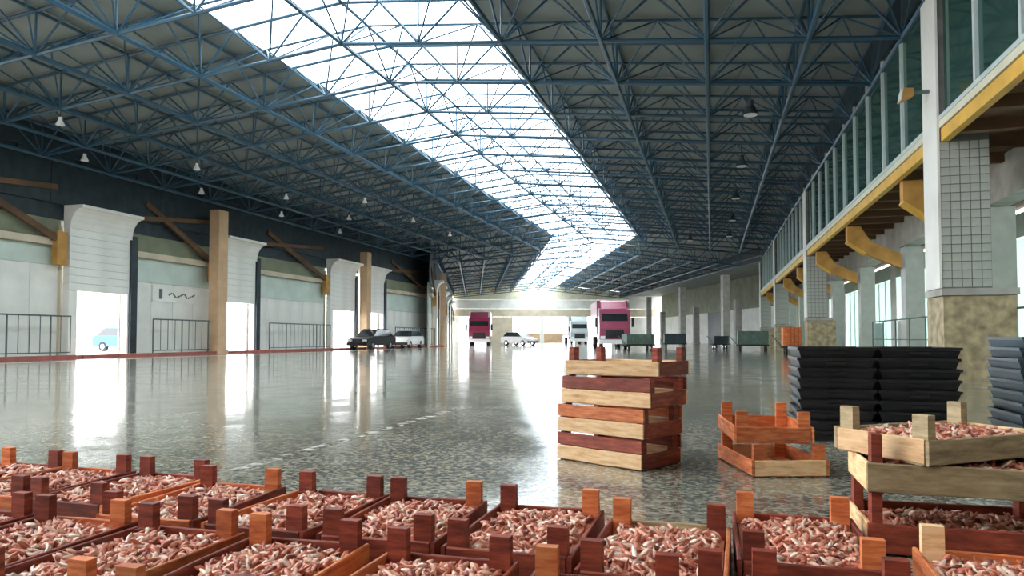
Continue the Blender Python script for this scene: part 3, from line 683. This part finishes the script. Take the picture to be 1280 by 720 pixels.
# a heap of small pink prawns: four variants
def prawn_heap(seed, n=560):
    rn = random.Random(seed); mb = MB(); hw, hl = CW/2-0.024, CL/2-0.028
    hz = lambda x, y: 0.074 + 0.022*(1-(x/hw)**2)*(1-(y/hl)**2) + 0.008*math.sin(x*21+seed)*math.cos(y*17+seed*2)
    g = 10
    vv = [(-hw+2*hw*i/g, -hl+2*hl*j/g, hz(-hw+2*hw*i/g, -hl+2*hl*j/g)-0.012) for j in range(g+1) for i in range(g+1)]
    mb.add(vv, [(j*(g+1)+i, j*(g+1)+i+1, (j+1)*(g+1)+i+1, (j+1)*(g+1)+i) for j in range(g) for i in range(g)])
    vb = [(-hw,-hl,0.018),(hw,-hl,0.018),(hw,hl,0.018),(-hw,hl,0.018)]; mb.add(vb, [(0,1,2,3)])
    for _ in range(n):
        x = rn.uniform(-hw+0.025, hw-0.025); y = rn.uniform(-hl+0.025, hl-0.025); z = hz(x,y) + rn.uniform(-0.006, 0.012)
        rot = Matrix.Rotation(rn.uniform(0,6.28),3,'Z') @ Matrix.Rotation(rn.gauss(0,0.45),3,'X') @ Matrix.Rotation(rn.uniform(-0.9,0.9),3,'Y')
        bend = rn.uniform(0.7, 2.2); Ln = rn.uniform(0.045,0.075); rad = rn.uniform(0.0065,0.0115); ring = []
        for k, rr_ in enumerate((0.35,1.0,1.0,0.75,0.25)):
            a = (k/4-0.5)*bend; rc_ = Ln/bend
            c = Vector((rc_*math.sin(a), rc_*(math.cos(a)-1)+Ln*0.1, 0)); tn = Vector((math.cos(a), -math.sin(a), 0)); nn = Vector((math.sin(a), math.cos(a), 0))
            for q in range(4):
                an = q*math.pi/2; ring.append(rot @ (c + nn*math.cos(an)*rad*rr_ + Vector((0,0,1))*math.sin(an)*rad*rr_) + Vector((x,y,z)))
        ff = [(0,1,2,3),(16,17,18,19)]
        for k in range(4):
            for q in range(4): ff.append((4*k+q,4*k+(q+1)%4,4*k+4+(q+1)%4,4*k+4+q))
        mb.add(ring, ff)
    o = mb.build('prawn_heap', 'prawn', None, False, True); me = o.data; bpy.data.objects.remove(o); return me
HEAP = [prawn_heap(s) for s in range(4)]
def fill(x, y, z, rzd, label, i=0):
    o = bpy.data.objects.new('prawn_heap', HEAP[i % 4]); COL.objects.link(o); o.location = (x,y,z); o.rotation_euler = (0,0,R(rzd + (180 if (i//4) % 2 else 0)))
    tag(o, label, 'prawns', 'prawns heaped in the crates', 'stuff')
RED = ['wood_red','wood_red','wood_orange']
def filled(x, y, z, rz, label, flabel, i, **kw):
    crate(x, y, z, rz, label, **kw); fill(x, y, z, rz, flabel, i)
# far row on the floor, left to right
rowA = [(-4.42,3.06,2),(-3.89,3.05,-2),(-3.37,3.02,1),(-2.85,3.0,-3),(-2.30,2.86,2),(-1.745,2.84,-2),(-1.23,2.83,1.5),(-0.70,2.80,-1),(-0.185,2.66,-2)]
for i, (x, y, a) in enumerate(rowA):
    filled(x, y, 0, a, 'wooden crate of prawns on the floor, %s from the left in the far row' % ORD[i], 'pink prawns in the %s crate from the left of the far row' % ORD[i], i,
           side=RED, end=RED + ['wood_olive'], post=RED)
rowB = [(-3.55,2.10,1),(-3.02,2.10,-1),(-2.49,2.09,2),(-1.985,2.07,-2),(-1.44,2.05,1),(-0.87,2.00,-1),(-0.31,1.93,2)]
for i, (x, y, a) in enumerate(rowB):
    filled(x, y, 0, a, 'wooden crate of prawns on the floor, %s from the left in the near row' % ORD[i], 'pink prawns in the %s crate from the left of the near row' % ORD[i], i+2,
           side=RED, end=RED + ['wood_orange'], post=RED)
filled(0.315, 2.92, 0, 0, 'dark red crate of prawns beside the right hand crate stack', 'pink prawns in the dark red crate beside the right stack', 1, side='wood_red', end='wood_red', post=['wood_red','wood_orange'])
filled(0.34, 2.06, 0, 1, 'wooden crate of prawns in the near row right of the middle', 'pink prawns in the crate near row right of middle', 3, side=RED, end='wood_orange', post=RED)
filled(0.91, 2.52, 0, -2, 'orange brown crate of prawns in the bottom right corner', 'pink prawns in the bottom right corner crate', 2, side='wood_orange', end='wood_orange', post='wood_cream')
# stack at the right
filled(0.94, 3.36, 0, -90, 'bottom crate of the right hand stack, dark red', 'prawns in the bottom crate of the right hand stack', 0, side='wood_red', end='wood_cream', post='wood_red', tall=1.2)
filled(0.945, 3.35, 0.235, -91, 'middle crate of the right hand stack, pale side', 'prawns in the middle crate of the right hand stack', 1, side='wood_olive', end='wood_cream', post='wood_red', tall=1.2, short=((-1,-1),(-1,1),(1,1)))
filled(0.945, 3.47, 0.357, -55, 'top crate of the right hand stack, pale and turned askew', 'prawns in the top crate of the right hand stack', 3, side='wood_olive', end='wood_cream', post='wood_olive')
# tall stack in the middle of the floor
st = [(-0.63,5.03,-29.5+90,None,'wood_cream'),(-0.62,5.02,-29+90,('wood_orange',(1,-1)),'wood_cream'),(-0.59,5.02,-27+90,('wood_red',(1,-1)),'wood_cream'),(-0.57,5.06,-22+90,('wood_orange',(1,-1)),'wood_cream')]
for i, (x, y, a, up_, sm) in enumerate(st):
    crate(x, y, 0.197*i, a, 'pale slatted crate, %s in the tall stack on open floor' % ['lowest','second from below','third from below','topmost'][i], side=sm, end=['wood_cream','wood_red','wood_orange'], post='wood_red', group='crates of the tall stack', upper=(up_ if i < 3 else None) or (('wood_red',(1,-1)) if i == 0 else None))
# low pile of red crates
crate(0.36, 5.05, 0, 16, 'lower crate of the low red pile on the floor', side='wood_orange', end='wood_cream', post='wood_orange', group='crates of the low red pile')
crate(0.32, 5.08, 0.197, 7, 'upper crate of the low red pile on the floor', side='wood_orange', end='wood_orange', post='wood_orange', group='crates of the low red pile')

# ---------------------------------------------------------------- stacked plastic trays
def tray_proto(mat, w_, l_):
    h = 0.085
    t = thing('plastic_tray', 'x', 'tray', (0,0,0))
    a = 0.03
    mb = MB()
    b0 = [(-w_/2+a,-l_/2+a,0),(w_/2-a,-l_/2+a,0),(w_/2-a,l_/2-a,0),(-w_/2+a,l_/2-a,0)]
    b1 = [(-w_/2+0.012,-l_/2+0.012,h*0.72),(w_/2-0.012,-l_/2+0.012,h*0.72),(w_/2-0.012,l_/2-0.012,h*0.72),(-w_/2+0.012,l_/2-0.012,h*0.72)]
    mb.hexa(b0, b1); mb.build('body', mat, t)
    r = MB(); th = 0.028
    r.box(-w_/2,w_/2,-l_/2,-l_/2+th,h*0.73,h); r.box(-w_/2,w_/2,l_/2-th,l_/2,h*0.73,h); r.box(-w_/2,-w_/2+th,-l_/2+th,l_/2-th,h*0.73,h); r.box(w_/2-th,w_/2,-l_/2+th,l_/2-th,h*0.73,h)
    r.build('rim', mat, t)
    box('handle', mat, t, -0.07, 0.07, -l_/2+0.002, -l_/2+0.03, h*0.35, h*0.6)
    return t
pr = tray_proto('black_plastic', 0.60, 0.72)
pb = tray_proto('blue_plastic', 0.66, 0.72)
first = {id(pr): True, id(pb): True}
def place_tray(p, x, y, z, rz, label, group):
    o = p if first[id(p)] else copy_tree(p)
    first[id(p)] = False
    o.location = (x,y,z); o.rotation_euler = (0,0,R(rz)); o['label'] = label; o['group'] = group
NT = 9
for s, (x, nm) in enumerate([(0.98,'left'),(1.59,'right')]):
    for k in range(NT):
        place_tray(pr, x+random.uniform(-0.006,0.006), 6.75, 0.086*k, random.uniform(-0.8,0.8), 'black plastic tray, %s from the floor in the %s black stack' % (ORD[k], nm), 'black trays, %s stack' % nm)
for k in range(10):
    place_tray(pb, 2.62+random.uniform(-0.01,0.01), 6.75, 0.086*k, random.uniform(-1,1), 'dark blue plastic tray, %s from the floor at the right edge' % ORD[k], 'dark blue trays at the right edge')
